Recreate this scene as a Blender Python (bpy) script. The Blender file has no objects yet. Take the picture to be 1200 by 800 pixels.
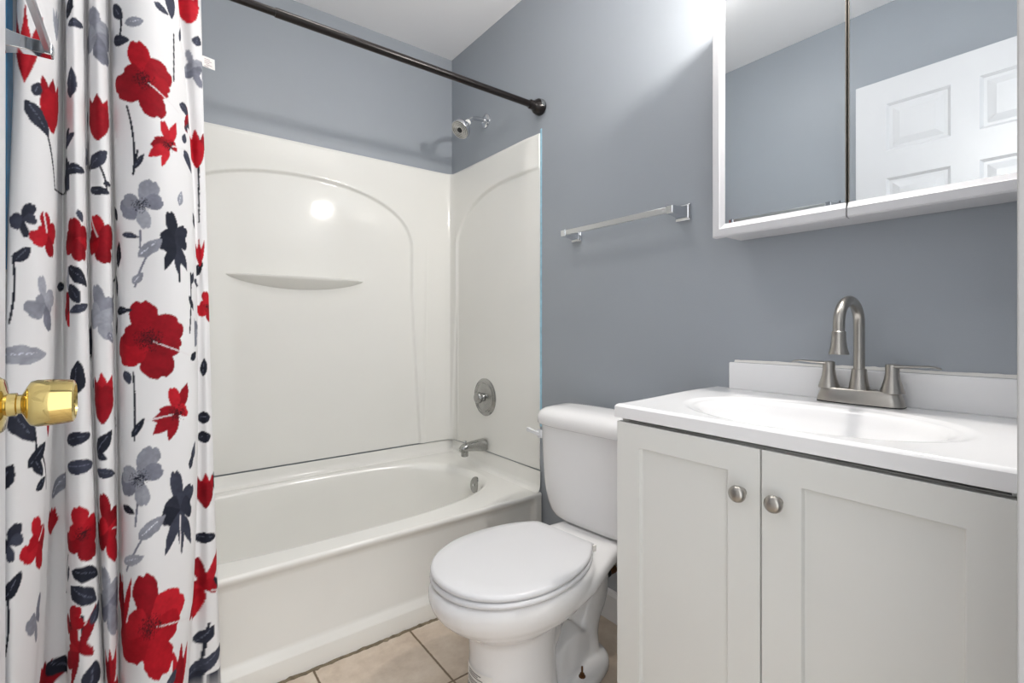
import bpy, bmesh, math, random
import numpy as np
from mathutils import Vector, Matrix
from math import sin, cos, tan, pi, radians, sqrt, atan2

S = bpy.context.scene
COL = S.collection
rng = np.random.default_rng(7)
random.seed(7)

# ------------------------------------------------------------------ camera, world, light, exposure
# room axes: right wall X=0, back wall Y=0, floor Z=0 (metres)
CAM = np.array([-1.32, -2.277, 1.04]); HEAD = radians(37.2); FPX = 566.0
cd = bpy.data.cameras.new('camera'); cam = bpy.data.objects.new('camera', cd); COL.objects.link(cam)
cam.location = CAM; cam.rotation_euler = (pi/2, 0, -HEAD)
cd.sensor_fit = 'HORIZONTAL'; cd.sensor_width = 36; cd.lens = 36*FPX/1200
cd.shift_y = -18/1200; cd.clip_start = 0.01
S.camera = cam

W = bpy.data.worlds.new('world'); S.world = W; W.use_nodes = True
WORLD_STRENGTH = 1.85
bg = W.node_tree.nodes['Background']; bg.inputs[0].default_value = (0.96, 0.98, 1.0, 1); bg.inputs[1].default_value = WORLD_STRENGTH
BULB_STRENGTH = 520.0
CEIL_FILL_STRENGTH = 13.0
S.view_settings.view_transform = 'Standard'; S.view_settings.look = 'None'
S.view_settings.exposure = 0.2; S.view_settings.gamma = 1.0
S.view_settings.use_curve_mapping = False

# ------------------------------------------------------------------ materials
def srgb(r, g, b):
    f = lambda c: (c/255)/12.92 if c/255 <= .04045 else ((c/255+.055)/1.055)**2.4
    return (f(r), f(g), f(b), 1)

def mat(name, col, rough=.5, metal=0., coat=0., noise=0., nscale=8., bump=0., bscale=120., spec=.5, trans=0., sheen=0.):
    m = bpy.data.materials.new(name); m.use_nodes = True
    nt = m.node_tree; b = nt.nodes['Principled BSDF']
    b.inputs['Base Color'].default_value = col; b.inputs['Roughness'].default_value = rough
    b.inputs['Metallic'].default_value = metal; b.inputs['Coat Weight'].default_value = coat
    b.inputs['Coat Roughness'].default_value = .08
    b.inputs['Specular IOR Level'].default_value = spec
    b.inputs['Sheen Weight'].default_value = sheen
    tc = nt.nodes.new('ShaderNodeTexCoord')
    if noise:
        n = nt.nodes.new('ShaderNodeTexNoise'); n.inputs['Scale'].default_value = nscale; n.inputs['Detail'].default_value = 5
        nt.links.new(tc.outputs['Object'], n.inputs['Vector'])
        r = nt.nodes.new('ShaderNodeMapRange'); r.inputs[1].default_value = .3; r.inputs[2].default_value = .7
        r.inputs[3].default_value = 1-noise; r.inputs[4].default_value = 1+noise
        nt.links.new(n.outputs['Fac'], r.inputs[0])
        mx = nt.nodes.new('ShaderNodeVectorMath'); mx.operation = 'SCALE'; mx.inputs[0].default_value = col[:3]
        nt.links.new(r.outputs[0], mx.inputs['Scale']); nt.links.new(mx.outputs[0], b.inputs['Base Color'])
    if bump:
        n2 = nt.nodes.new('ShaderNodeTexNoise'); n2.inputs['Scale'].default_value = bscale; n2.inputs['Detail'].default_value = 3
        nt.links.new(tc.outputs['Object'], n2.inputs['Vector'])
        bp = nt.nodes.new('ShaderNodeBump'); bp.inputs['Strength'].default_value = bump; bp.inputs['Distance'].default_value = .003
        nt.links.new(n2.outputs['Fac'], bp.inputs['Height']); nt.links.new(bp.outputs[0], b.inputs['Normal'])
    return m

M = {}
M['wall'] = mat('blue_grey_wall_paint', srgb(158, 164, 171), .42, noise=.02, nscale=3, bump=.10, bscale=220, spec=.4)
M['ceil'] = mat('ceiling_paint', srgb(243, 243, 245), .8, bump=.12, bscale=160)
M['door'] = mat('white_door_paint', srgb(206, 207, 210), .35, noise=.01)
M['vinyl'] = mat('white_cabinet_vinyl', srgb(208, 208, 211), .35, noise=.01)
M['jamb'] = mat('grey_white_jamb_paint', srgb(176, 175, 174), .4, noise=.01)
M['white_trim'] = mat('white_trim_paint', srgb(230, 230, 232), .35, noise=.01)
M['surround'] = mat('white_acrylic', srgb(236, 235, 230), .08, noise=.008, nscale=4, spec=.35, bump=.12, bscale=13)
M['tub'] = mat('tub_enamel', srgb(240, 239, 234), .14, noise=.01, nscale=5, spec=.5)
M['porcelain'] = mat('white_porcelain', srgb(235, 234, 234), .07, spec=.5, noise=.004)
M['seat'] = mat('white_seat_plastic', srgb(222, 222, 224), .22, noise=.004)
M['cab'] = mat('cabinet_paint', srgb(226, 226, 222), .34, noise=.01, nscale=6)
M['cabdark'] = mat('cabinet_inside', srgb(70, 66, 60), .7, noise=.05)
M['marble'] = mat('cultured_marble', srgb(240, 240, 241), .1, noise=.006, nscale=9)
M['nickel'] = mat('brushed_nickel', srgb(176, 172, 166), .28, 1, noise=.03, nscale=60)
M['chrome'] = mat('chrome', srgb(215, 217, 220), .07, 1, noise=.01)
M['chrome_dull'] = mat('worn_chrome', srgb(168, 168, 166), .2, 1, noise=.08, nscale=40)
M['bar'] = mat('towel_bar_aluminium', srgb(222, 224, 224), .3, 1, noise=.01)
M['brass'] = mat('polished_brass', srgb(218, 196, 130), .1, 1, noise=.01)
M['bronze'] = mat('oil_rubbed_bronze', srgb(28, 23, 22), .28, .4, noise=.1, nscale=30)
M['mirror'] = mat('mirror_silver', (.80, .83, .845, 1), .0, 1, noise=.001)
M['edge'] = mat('mirror_edge_metal', srgb(130, 124, 116), .4, .8, noise=.03)
M['worn'] = mat('desilvered_mirror_edge', srgb(72, 78, 82), .35, .3, noise=.35, nscale=60)
M['rustred'] = mat('red_brown_spot', srgb(110, 52, 48), .6, noise=.2, nscale=80)
M['dark'] = mat('dark_rubber', srgb(28, 28, 28), .6, noise=.05)
M['rust'] = mat('rusty_brass', srgb(96, 62, 30), .5, .5, noise=.3, nscale=200)
M['tape'] = mat('blue_masking_tape', srgb(160, 204, 222), .6, noise=.12, nscale=40)
M['taped'] = mat('blue_masking_tape_dark', srgb(44, 128, 178), .6, noise=.2, nscale=25)
M['label'] = mat('white_label_paper', srgb(236, 234, 230), .6, noise=.02)
M['ink'] = mat('grey_ink', srgb(120, 118, 116), .7, noise=.1, nscale=300)
M['pinkink'] = mat('pale_grey_ink', srgb(190, 170, 172), .7, noise=.1, nscale=300)
M['caulk'] = mat('dirty_caulk', srgb(120, 108, 88), .7, noise=.35, nscale=40)

def emission(name, col, st):
    m = bpy.data.materials.new(name); m.use_nodes = True; nt = m.node_tree
    b = nt.nodes['Principled BSDF']; b.inputs['Emission Color'].default_value = col; b.inputs['Emission Strength'].default_value = st
    b.inputs['Base Color'].default_value = (.9, .9, .9, 1)
    return m
M['bulb'] = emission('lit_bulb_glass', (1, .955, .90, 1), BULB_STRENGTH)
M['ceil_fill'] = emission('added_fill_glow', (1, .965, .92, 1), CEIL_FILL_STRENGTH)

def tile_material():
    m = bpy.data.materials.new('beige_floor_tile'); m.use_nodes = True; nt = m.node_tree; L = nt.links.new
    b = nt.nodes['Principled BSDF']
    tc = nt.nodes.new('ShaderNodeTexCoord'); sx = nt.nodes.new('ShaderNodeSeparateXYZ'); L(tc.outputs['Object'], sx.inputs[0])
    def mth(op, a, v=None, v2=None):
        n = nt.nodes.new('ShaderNodeMath'); n.operation = op
        if hasattr(a, 'links'): L(a, n.inputs[0])
        else: n.inputs[0].default_value = a
        for k, q in ((1, v), (2, v2)):
            if q is None: continue
            if hasattr(q, 'links'): L(q, n.inputs[k])
            else: n.inputs[k].default_value = q
        return n.outputs[0]
    P = .315
    ds = []
    ids = []
    for out, off in ((sx.outputs[0], .9155), (sx.outputs[1], 1.044)):
        u = mth('DIVIDE', mth('ADD', out, off + 20*P), P)
        fr = mth('FRACT', u); ids.append(mth('FLOOR', u))
        d = mth('ABSOLUTE', mth('SUBTRACT', fr, .5))          # .5 at grout
        ds.append(mth('SUBTRACT', .5, d))
    dmin = mth('MULTIPLY', mth('MINIMUM', ds[0], ds[1]), P)   # metres to grout centre
    nz = nt.nodes.new('ShaderNodeTexNoise'); nz.inputs['Scale'].default_value = 90; nz.inputs['Detail'].default_value = 4
    L(tc.outputs['Object'], nz.inputs['Vector'])
    dj = mth('ADD', dmin, mth('MULTIPLY', mth('SUBTRACT', nz.outputs['Fac'], .5), .003))
    mr = nt.nodes.new('ShaderNodeMapRange'); L(dj, mr.inputs[0]); mr.inputs[1].default_value = .0022; mr.inputs[2].default_value = .0042
    big = nt.nodes.new('ShaderNodeTexNoise'); big.inputs['Scale'].default_value = 9; big.inputs['Detail'].default_value = 8; big.inputs['Roughness'].default_value = .65
    L(tc.outputs['Object'], big.inputs['Vector'])
    cr = nt.nodes.new('ShaderNodeValToRGB'); L(big.outputs['Fac'], cr.inputs[0])
    cr.color_ramp.elements[0].position = .3; cr.color_ramp.elements[0].color = srgb(190, 172, 154)
    cr.color_ramp.elements[1].position = .7; cr.color_ramp.elements[1].color = srgb(226, 213, 197)
    e = cr.color_ramp.elements.new(.5); e.color = srgb(211, 195, 177)
    mx = nt.nodes.new('ShaderNodeMix'); mx.data_type = 'RGBA'
    L(mr.outputs[0], mx.inputs['Factor']); mx.inputs[6].default_value = srgb(122, 104, 82); L(cr.outputs[0], mx.inputs[7])
    L(mx.outputs[2], b.inputs['Base Color'])
    b.inputs['Roughness'].default_value = .45
    bp = nt.nodes.new('ShaderNodeBump'); bp.inputs['Distance'].default_value = .003; bp.inputs['Strength'].default_value = .6
    L(mr.outputs[0], bp.inputs['Height']); L(bp.outputs[0], b.inputs['Normal'])
    return m
M['tile'] = tile_material()

# ------------------------------------------------------------------ mesh helpers
class MB:
    """collects verts/faces; build() links ONE mesh object"""
    def __init__(s): s.v = []; s.f = []; s.mi = []
    def add(s, vs, fs, mi=0):
        o = len(s.v); s.v += [tuple(map(float, p)) for p in vs]; s.f += [tuple(i+o for i in f) for f in fs]; s.mi += [mi]*len(fs)
        return s
    def box(s, x0, x1, y0, y1, z0, z1, mi=0):
        x0, x1 = sorted((x0, x1)); y0, y1 = sorted((y0, y1)); z0, z1 = sorted((z0, z1))
        vs = [(x, y, z) for x in (x0, x1) for y in (y0, y1) for z in (z0, z1)]
        return s.add(vs, [(0,1,3,2),(4,6,7,5),(0,4,5,1),(2,3,7,6),(0,2,6,4),(1,5,7,3)], mi)
    def loft(s, loops, cap0=True, cap1=True, closed=True, mi=0):
        n = len(loops[0]); vs = [p for l in loops for p in l]; fs = []
        m = n if closed else n-1
        for k in range(len(loops)-1):
            for i in range(m):
                j = (i+1) % n
                fs.append((k*n+i, k*n+j, (k+1)*n+j, (k+1)*n+i))
        if cap0: fs.append(tuple(range(n))[::-1])
        if cap1: fs.append(tuple((len(loops)-1)*n+i for i in range(n)))
        return s.add(vs, fs, mi)
    def lathe(s, prof, axis=(0,0,1), org=(0,0,0), n=32, mi=0, cap0=True, cap1=True):
        """prof: (radius, height along axis)"""
        a = Vector(axis).normalized(); q = Vector((0,0,1)).rotation_difference(a); o = Vector(org)
        loops = []
        for r, h in prof:
            loops.append([tuple(o + q @ Vector((r*cos(2*pi*i/n), r*sin(2*pi*i/n), h))) for i in range(n)])
        return s.loft(loops, cap0, cap1, mi=mi)
    def tube(s, pts, rad, n=16, mi=0, caps=True):
        P = [Vector(p) for p in pts]; R = [float(q) for q in rad] if hasattr(rad, '__len__') else [rad]*len(P)
        up = None; loops = []
        for i, p in enumerate(P):
            t = (P[min(i+1, len(P)-1)] - P[max(i-1, 0)]).normalized()
            if up is None:
                up = t.orthogonal().normalized()
            else:
                up = (up - t*up.dot(t)).normalized()
            b = t.cross(up)
            loops.append([tuple(p + R[i]*(cos(2*pi*k/n)*up + sin(2*pi*k/n)*b)) for k in range(n)])
        return s.loft(loops, caps, caps, mi=mi)
    def grid(s, A, mi=0):
        nu, nv, _ = A.shape
        idx = np.arange(nu*nv).reshape(nu, nv)
        q = np.stack([idx[:-1,:-1], idx[1:,:-1], idx[1:,1:], idx[:-1,1:]], -1).reshape(-1, 4)
        return s.add(A.reshape(-1, 3).tolist(), q.tolist(), mi)
    def xf(s, mtx):
        s.v = [tuple(mtx @ Vector(p)) for p in s.v]; return s
    def build(s, name, mats, parent=None, smooth=True, bevel=0., angle=35, sub=0, bseg=2):
        me = bpy.data.meshes.new(name); me.from_pydata(s.v, [], s.f)
        ms = mats if isinstance(mats, (list, tuple)) else [mats]
        for m in ms: me.materials.append(m)
        if len(ms) > 1: me.polygons.foreach_set('material_index', s.mi)
        bm = bmesh.new(); bm.from_mesh(me); bmesh.ops.recalc_face_normals(bm, faces=bm.faces); bm.to_mesh(me); bm.free()
        if smooth:
            me.polygons.foreach_set('use_smooth', [True]*len(me.polygons))
            me.set_sharp_from_angle(angle=radians(angle))
        me.update()
        o = bpy.data.objects.new(name, me); COL.objects.link(o)
        if parent: o.parent = parent
        if bevel:
            b = o.modifiers.new('bevel', 'BEVEL'); b.width = bevel; b.segments = bseg; b.limit_method = 'ANGLE'; b.angle_limit = radians(40)
            b.harden_normals = False
        if sub:
            u = o.modifiers.new('sub', 'SUBSURF'); u.levels = sub; u.render_levels = sub
        return o

def tag(o, label, cat, group=None):
    o['label'] = label; o['category'] = cat
    if group: o['group'] = group
    return o
def thing(name, loc, label, cat, group=None, rz=0):
    o = bpy.data.objects.new(name, None); COL.objects.link(o); o.location = loc; o.rotation_euler = (0, 0, rz)
    o.empty_display_size = .05
    return tag(o, label, cat, group)
def struct(o): o['kind'] = 'structure'; return o
def sstep(a, b, x):
    t = np.clip((np.asarray(x, float)-a)/(b-a), 0, 1); return t*t*(3-2*t)
def catmull(P, n):
    P = np.asarray(P, float); Q = np.vstack([2*P[0]-P[1], P, 2*P[-1]-P[-2]]); out = []
    for i in range(1, len(Q)-2):
        for t in np.linspace(0, 1, n, endpoint=False):
            a, b, c, d = Q[i-1:i+3]
            out.append(.5*((2*b)+(c-a)*t+(2*a-5*b+4*c-d)*t*t+(3*b-a-3*c+d)*t**3))
    out.append(P[-1]); return np.array(out)

XL = -1.556          # left wall
YE = -2.212          # inner face of the entry wall
ZC = 2.475
# ------------------------------------------------------------------ room shell
def slab(name, x0, x1, y0, y1, z0, z1, m): return struct(MB().box(x0, x1, y0, y1, z0, z1).build(name, m, smooth=False))
slab('floor', XL-.12, .12, -2.9, .12, -.1, 0, M['tile'])
slab('ceiling', XL-.12, .12, YE-.12, .12, ZC, ZC+.1, M['ceil'])
slab('wall_back', XL-.12, .12, 0, .12, 0, ZC, M['wall'])
slab('wall_right', 0, .12, YE-.12, 0, 0, ZC, M['wall'])
slab('wall_left', XL-.12, XL, YE-.12, 0, 0, ZC, M['wall'])
DX0, DX1, DZ = -1.475, -.735, 2.105     # doorway opening
w = MB()
w.box(XL, DX0-.02, YE-.115, YE, 0, ZC); w.box(DX1+.02, 0, YE-.115, YE, 0, ZC); w.box(DX0-.02, DX1+.02, YE-.115, YE, DZ+.02, ZC)
struct(w.build('wall_front', M['wall'], smooth=False))
t = MB()
t.box(DX1, DX1+.02, YE-.115, YE+.002, 0, DZ); t.box(DX0-.02, DX0, YE-.115, YE+.002, 0, DZ); t.box(DX0-.02, DX1+.02, YE-.115, YE+.002, DZ, DZ+.02)
t.box(DX1-.012, DX1, YE-.09, YE-.05, 0, DZ)
jamb = struct(t.build('trim_1', M['jamb'], smooth=False, bevel=.0015))
MB().box(DX1-.0015, DX1+.001, YE-.036, YE-.006, .92, .98).build('strike_plate', M['brass'], jamb, bevel=.0006)
b = MB()
b.add([(0,-.76,0),(-.013,-.76,0),(-.013,-.76,.088),(-.008,-.76,.1),(0,-.76,.105),(0,-1.60,0),(-.013,-1.60,0),(-.013,-1.60,.088),(-.008,-1.60,.1),(0,-1.60,.105)],
      [(0,1,2,3,4),(9,8,7,6,5),(1,6,7,2),(2,7,8,3),(3,8,9,4),(0,5,6,1),(4,9,5,0)])
struct(b.build('baseboard_right', M['white_trim'], smooth=False))

# door, opened against the left wall: six raised panels, hinged at the entry wall
def door_leaf():
    T, Wd, Z0, Z1 = .035, .718, .012, 2.093
    y0 = YE+.004; XF = -1.447
    mb = MB()
    ys = [0, .11, .318, .40, .608, Wd]; zs = [Z0, .22, .84, .98, 1.67, 1.785, 1.988, Z1]
    pan_y = {1, 3}; pan_z = {1, 3, 5}
    for side, xf in ((1, XF), (-1, XF-T)):
        for i in range(5):
            for j in range(7):
                ya, yb, za, zb = y0+ys[i], y0+ys[i+1], zs[j], zs[j+1]
                if i in pan_y and j in pan_z:
                    loops = []
                    for ins, dep in ((0, 0), (.010, .009), (.020, .009), (.046, .002), (.046, .002)):
                        x = xf - side*dep
                        loops.append([(x, ya+ins, za+ins), (x, yb-ins, za+ins), (x, yb-ins, zb-ins), (x, ya+ins, zb-ins)])
                    mb.loft(loops[:4], False, True)
                else:
                    mb.add([(xf,ya,za),(xf,yb,za),(xf,yb,zb),(xf,ya,zb)], [(0,1,2,3)])
    x0, x1, ya, yb = XF-T, XF, y0, y0+Wd
    mb.add([(x0,ya,Z0),(x1,ya,Z0),(x1,yb,Z0),(x0,yb,Z0),(x0,ya,Z1),(x1,ya,Z1),(x1,yb,Z1),(x0,yb,Z1)], [(0,1,2,3),(4,5,6,7),(0,1,5,4),(2,3,7,6)])
    d = struct(mb.build('door_1', M['door'], smooth=False))
    ky, kz = y0+Wd-.062, .957
    k = MB()
    k.lathe([(.031, 0), (.031, .004), (.027, .009), (.015, .011), (.0122, .012), (.0122, .0185), (.0102, .0195), (.0102, .0225), (.0185, .0265), (.0235, .0295),
             (.0252, .0345), (.0250, .047), (.0237, .0605), (.023, .0635), (.0195, .065), (.0185, .0632), (.010, .0625)], (1,0,0), (XF, ky, kz), 40)
    k.build('door_knob', M['brass'], d, angle=50)
    MB().lathe([(.031,0),(.031,.004),(.012,.008),(.012,.014)], (-1,0,0), (XF-T, ky, kz), 24).build('door_knob', M['brass'], d)
    MB().box(XF-.030, XF-.006, y0+Wd-.0005, y0+Wd+.001, kz-.028, kz+.028).build('latch_plate', M['brass'], d)
    return d
door_leaf()

# ------------------------------------------------------------------ shower surround (three moulded panels)
ZS0, ZS1 = .4385, 1.850
SD = thing('shower_surround', (0,0,0), 'white moulded shower surround panels with arched recess standing on the tub', 'shower surround')
def arch_recess(u, z, hw, zspring, rise, ztop=None):
    """signed-ish distance: >0 inside the arched field"""
    zz = np.maximum(z - zspring, 0)/rise
    uu = np.abs(u)
    half = hw*(np.maximum(1-zz**2.3, 0))**(1/2.15)
    lean = .045*np.clip((1.20-z)/.75, 0, 1)
    d1 = np.where(zz < 1, half + np.where(z < 1.20, lean, 0) - uu, -.05)
    dz = zspring + rise*(np.maximum(1-(np.minimum(uu/hw, 1))**2.15, 0))**(1/2.3) - z
    return np.minimum(d1, dz)
def back_panel():
    xs = np.linspace(XL+.004, -.0, 300); zs = np.linspace(ZS0, ZS1, 260)
    X, Z = np.meshgrid(xs, zs, indexing='ij')
    d = arch_recess(X+.775, Z, .537, 1.42, .288)
    h = .021 - .0125*sstep(-.001, .009, d)
    # soft rib beside the recess, and rounded corners into the side panels
    h += .003*np.exp(-((X+.178-.02*(Z-.45))/.006)**2)*sstep(1.5, 1.2, Z)
    h += .028*np.exp(-np.abs(X+.004)/.018) + .028*np.exp(-np.abs(X-XL)/.018)
    h -= .006*sstep(ZS1-.010, ZS1, Z)
    Y = -h
    mb = MB().grid(np.stack([X, Y, Z], -1))
    # top ledge
    top = np.stack([np.stack([xs, Y[:, -1], np.full_like(xs, ZS1)], -1), np.stack([xs, np.zeros_like(xs), np.full_like(xs, ZS1+.002)], -1)], 1)
    mb.grid(top)
    o = mb.build('back_panel', M['surround'], SD, angle=60)
    # moulded soap shelf: lens-shaped bulge with a flat top
    N, K = 60, 12
    us = np.linspace(-1, 1, N); A = np.zeros((N, K+3, 3))
    xc, hl, zt = -.775, .285, 1.256
    for i, u in enumerate(us):
        dep = .066*max(1-u*u, 0)**.8; drop = .052*max(1-u*u, 0)**.75
        x = xc + u*hl; base = -.0083
        row = [(x, base, zt+.001), (x, base-dep*.75, zt), (x, base-dep*.95, zt-.002)]
        for k in range(K):
            a = (k+1)/K*pi/2
            row.append((x, base-dep*(1-(k+1)/K)**.85 if k < K-1 else base+.002, zt-.004-drop*((k+1)/K)**.9))
        A[i] = row
    MB().grid(A).build('soap_shelf', M['surround'], o, angle=50)
    return o
back_panel()
def side_panel(xw, sg, name, yend):
    """sg=-1: on the right wall, facing -X; sg=+1 on the left wall"""
    ys = np.linspace(-.012, yend, 170); zs = np.linspace(ZS0, ZS1-.002, 240)
    Y, Z = np.meshgrid(ys, zs, indexing='ij')
    d = np.minimum(arch_recess(np.maximum(Y+.56, 0), Z, .487, 1.42, .288), 1)
    h = .018 - .0105*sstep(-.001, .009, d)
    h += .004*np.exp(-((Y+.078)/.006)**2)*sstep(1.58, 1.45, Z)
    h += .02*np.exp(-np.abs(Y+.012)/.02)
    h -= .006*sstep(ZS1-.012, ZS1-.002, Z)
    h *= sstep(yend, yend+.10, Y)*.6+.4
    X = xw + sg*h
    mb = MB().grid(np.stack([X, Y, Z], -1))
    mb.grid(np.stack([np.stack([X[:, -1], ys, zs[-1]+0*ys], -1), np.stack([xw+0*ys, ys, zs[-1]+0*ys+.002], -1)], 1))
    mb.grid(np.stack([np.stack([X[-1], Y[-1], zs], -1), np.stack([xw+0*zs, Y[-1], zs], -1)], 1))
    mb.build(name, M['surround'], SD, angle=60)
side_panel(-.0005, -1, 'side_panel', -.734)
side_panel(XL+.0005, 1, 'side_panel', -.700)

def tape(name, x, y0, y1, z0, z1, m, label, sg):
    n = 60; zs = np.linspace(z0, z1, n)
    j0 = np.cumsum(rng.normal(0, .0006, n)); j0 -= j0.mean(); j1 = rng.normal(0, .0006, n)
    A = np.zeros((n, 4, 3))
    for i, z in enumerate(zs):
        a, b_ = y0 + .4*j0[i], y1 + j1[i]
        A[i] = [(x, a, z), (x+sg*.0012, a, z), (x+sg*.0012, b_, z), (x, b_, z)]
    mb = MB().grid(A)
    tag(mb.build(name, m, angle=50), label, 'tape', 'blue masking tape strips')
tape('masking_tape', -.0002, -.7345, -.745, .62, 1.866, M['tape'], 'thin light blue masking tape strip on wall along right edge of shower surround', -1)
tape('masking_tape', XL+.0002, -.752, -.812, 1.16, ZC-.3, M['taped'], 'deep blue masking tape strip on left wall behind towel bar and curtain', 1)

# ------------------------------------------------------------------ bathtub
def bathtub():
    X0, X1, YB, YF = XL+.006, -.006, -.014, -.742
    zr = lambda y: .347 + .030*sstep(-.28, -.07, y)
    cx, cy, a, b_, n = -.775, -.36, .700, .297, 2.6
    ang = np.linspace(0, 2*pi, 160, endpoint=False)
    rc = [atan2(y-cy, x-cx) % (2*pi) for x in (X0, X1) for y in (YB, YF)]
    ang = np.sort(np.concatenate([ang, rc]))
    def sup(cx_, cy_, a_, b2, t, ex=n):
        c, s_ = np.cos(t), np.sin(t)
        r = (np.abs(c/a_)**ex + np.abs(s_/b2)**ex)**(-1/ex)
        return cx_ + r*c, cy_ + r*s_
    ex_, ey_ = sup(cx, cy, a, b_, ang)
    c, s_ = np.cos(ang), np.sin(ang)
    with np.errstate(divide='ignore'):
        rx = np.where(c > 0, (X1-cx)/c, (X0-cx)/c); ry = np.where(s_ > 0, (YB-cy)/s_, (YF-cy)/s_)
    rr = np.minimum(np.where(rx > 0, rx, 9), np.where(ry > 0, ry, 9))
    qx, qy = cx + rr*c, cy + rr*s_
    loops = []
    for w_ in (0, .06, .35, .65, .85, .95):
        x = qx*(1-w_)+ex_*w_; y = qy*(1-w_)+ey_*w_
        loops.append(np.stack([x, y, zr(y) - .0*x], -1))
    zE = zr(ey_)
    for s2, dz in ((1., .002), (.988, .006), (.975, .014), (.966, .028)):
        x = cx+(ex_-cx)*s2; y = cy+(ey_-cy)*s2
        loops.append(np.stack([x, y, zE-dz], -1))
    x0_, y0_, z0_ = loops[-1].T
    bx_, by_ = sup(-.72, -.36, .50, .20, ang, 2.8)
    for p in np.linspace(0.1, 1, 14):
        aa = p*pi/2
        xy = 1-cos(aa)**1.1; zf = sin(aa)**.75
        wl = .30*p + .70*xy
        loops.append(np.stack([x0_*(1-wl)+bx_*wl, y0_*(1-wl)+by_*wl, z0_*(1-zf)+.065*zf], -1))
    for s2 in (.7, .4, .1):
        loops.append(np.stack([-.72+(bx_+.72)*s2, -.36+(by_+.36)*s2, 0*bx_+.065-.006*(1-s2)], -1))
    mb = MB().loft([l.tolist() for l in loops], False, True)
    # upstand against the three walls with a small cove
    path = [(X0, YF), (X0, YB), (X1, YB), (X1, YF)]
    nrm = [(1, 0), (1, -1), (-1, -1), (-1, 0)]
    prof = [(.022, .0), (.010, .004), (.004, .012), (.0015, .030), (.0, .0)]
    seg = []
    for (p0, p1, n0, n1) in zip(path[:-1], path[1:], nrm[:-1], nrm[1:]):
        for u in np.linspace(0, 1, 24, endpoint=False):
            seg.append((p0[0]*(1-u)+p1[0]*u, p0[1]*(1-u)+p1[1]*u, n0 if u < 1e-6 else None, (p0, p1)))
    seg.append((path[-1][0], path[-1][1], nrm[-1], (path[-2], path[-1])))
    side = {0: (1, 0), 1: (0, -1), 2: (-1, 0)}
    A = np.zeros((len(seg), 5, 3))
    for i, (x, y, nn, _) in enumerate(seg):
        k = min(i//24, 2)
        if nn is None: nn = side[k]
        for j, (off, up) in enumerate(prof):
            px_, py_ = x+nn[0]*off, y+nn[1]*off
            zb = zr(py_)
            A[i, j] = (px_, py_, zb+up if j < 4 else .434)
            if j == 4: A[i, j, :2] = (x, y)
    mb.grid(A)
    # apron: rounded rim edge, recessed panel, projecting skirt ledge
    xs = np.concatenate([np.linspace(X0, -.10, 40), np.linspace(-.098, X1, 40)])
    prof = [(-.742, .347), (-.7465, .3458), (-.7492, .343), (-.7502, .338), (-.749, .331), (-.744, .323), (-.738, .314), (-.735, .30), (-.734, .20), (-.7335, .098), (-.7345, .090), (-.7375, .0845), (-.7495, .066), (-.7505, .0625), (-.7465, .002)]
    A = np.zeros((len(xs), len(prof), 3))
    for i, x in enumerate(xs):
        f = float(sstep(-.022, -.055, x)) if False else float(1-sstep(-.062, -.028, x))
        for j, (y, z) in enumerate(prof):
            yy = y if j < 4 or j > 11 else -.749*(1-f)+y*f
            A[i, j] = (x, yy, z)
    mb.grid(A)
    o = mb.build('bathtub', M['tub'], angle=50)
    tag(o, 'white alcove bathtub with straight apron behind the floral curtain', 'bathtub')
    # overflow plate
    ax = Vector((-1, 0, .18)).normalized(); c_ = Vector((-.098, -.385, .302))
    k = MB().lathe([(.037, -.012), (.037, .0), (.036, .004), (.031, .008), (.022, .007), (.010, .009), (.004, .012)], ax, c_, 32)
    ov = k.build('overflow_plate', M['chrome_dull'], o)
    MB().lathe([(.006, 0), (.006, .006), (.003, .008)], ax, c_+ax*.007, 12).build('screw', M['chrome'], ov)
    MB().lathe([(.032, -.004), (.032, .003), (.028, .005), (.012, .004)], (0, 0, 1), (-.32, -.36, .064), 28).build('drain', M['chrome_dull'], o)
    return o
TUB = bathtub()
# grimy caulk line where the tub meets the floor
n = 140; A = np.zeros((n, 4, 3)); jj = rng.normal(0, .0022, n) + .003*np.sin(np.linspace(0, 40, n))
for i, x in enumerate(np.linspace(XL+.01, -.01, n)):
    hgt = .003 + abs(jj[i])*.8; wd = .7525 + abs(jj[(i*7) % n])*.9
    A[i] = [(x, -.746, hgt), (x, -.752, hgt), (x, -wd, .0015), (x, -wd-.0005, .0)]
struct(MB().grid(A).build('trim_2', M['caulk']))

# ------------------------------------------------------------------ shower fittings
def tub_spout():
    r = thing('tub_spout', (0, -.335, .47), 'short brushed chrome tub spout on surround above the tub rim', 'spout')
    loops = []
    for x, w_, zt, zb in ((-.014, .030, .026, -.030), (-.02, .0295, .026, -.030), (-.05, .027, .025, -.028), (-.085, .024, .022, -.022), (-.115, .022, .018, -.018), (-.135, .020, .012, -.020), (-.147, .016, .004, -.020), (-.149, .012, .0, -.016)):
        L = []
        for i in range(24):
            t = 2*pi*i/24; c, s_ = cos(t), sin(t); e = 2/3.2
            L.append((x, w_*abs(c)**e*(1 if c > 0 else -1), (zt+zb)/2+(zt-zb)/2*abs(s_)**e*(1 if s_ > 0 else -1)))
        loops.append(L)
    MB().loft(loops).build('spout_body', M['chrome_dull'], r, angle=60)
    MB().lathe([(.017, 0), (.017, -.026), (.0145, -.028), (.0145, -.02)], (0, 0, 1), (-.125, 0, -.014), 24).build('spout_outlet', M['chrome_dull'], r)
    k = MB().lathe([(.0035, 0), (.0035, .012), (.007, .014), (.007, .020), (.003, .022)], (0, 0, 1), (-.122, 0, .010), 16)
    k.build('diverter_knob', M['chrome'], r)
tub_spout()
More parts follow.
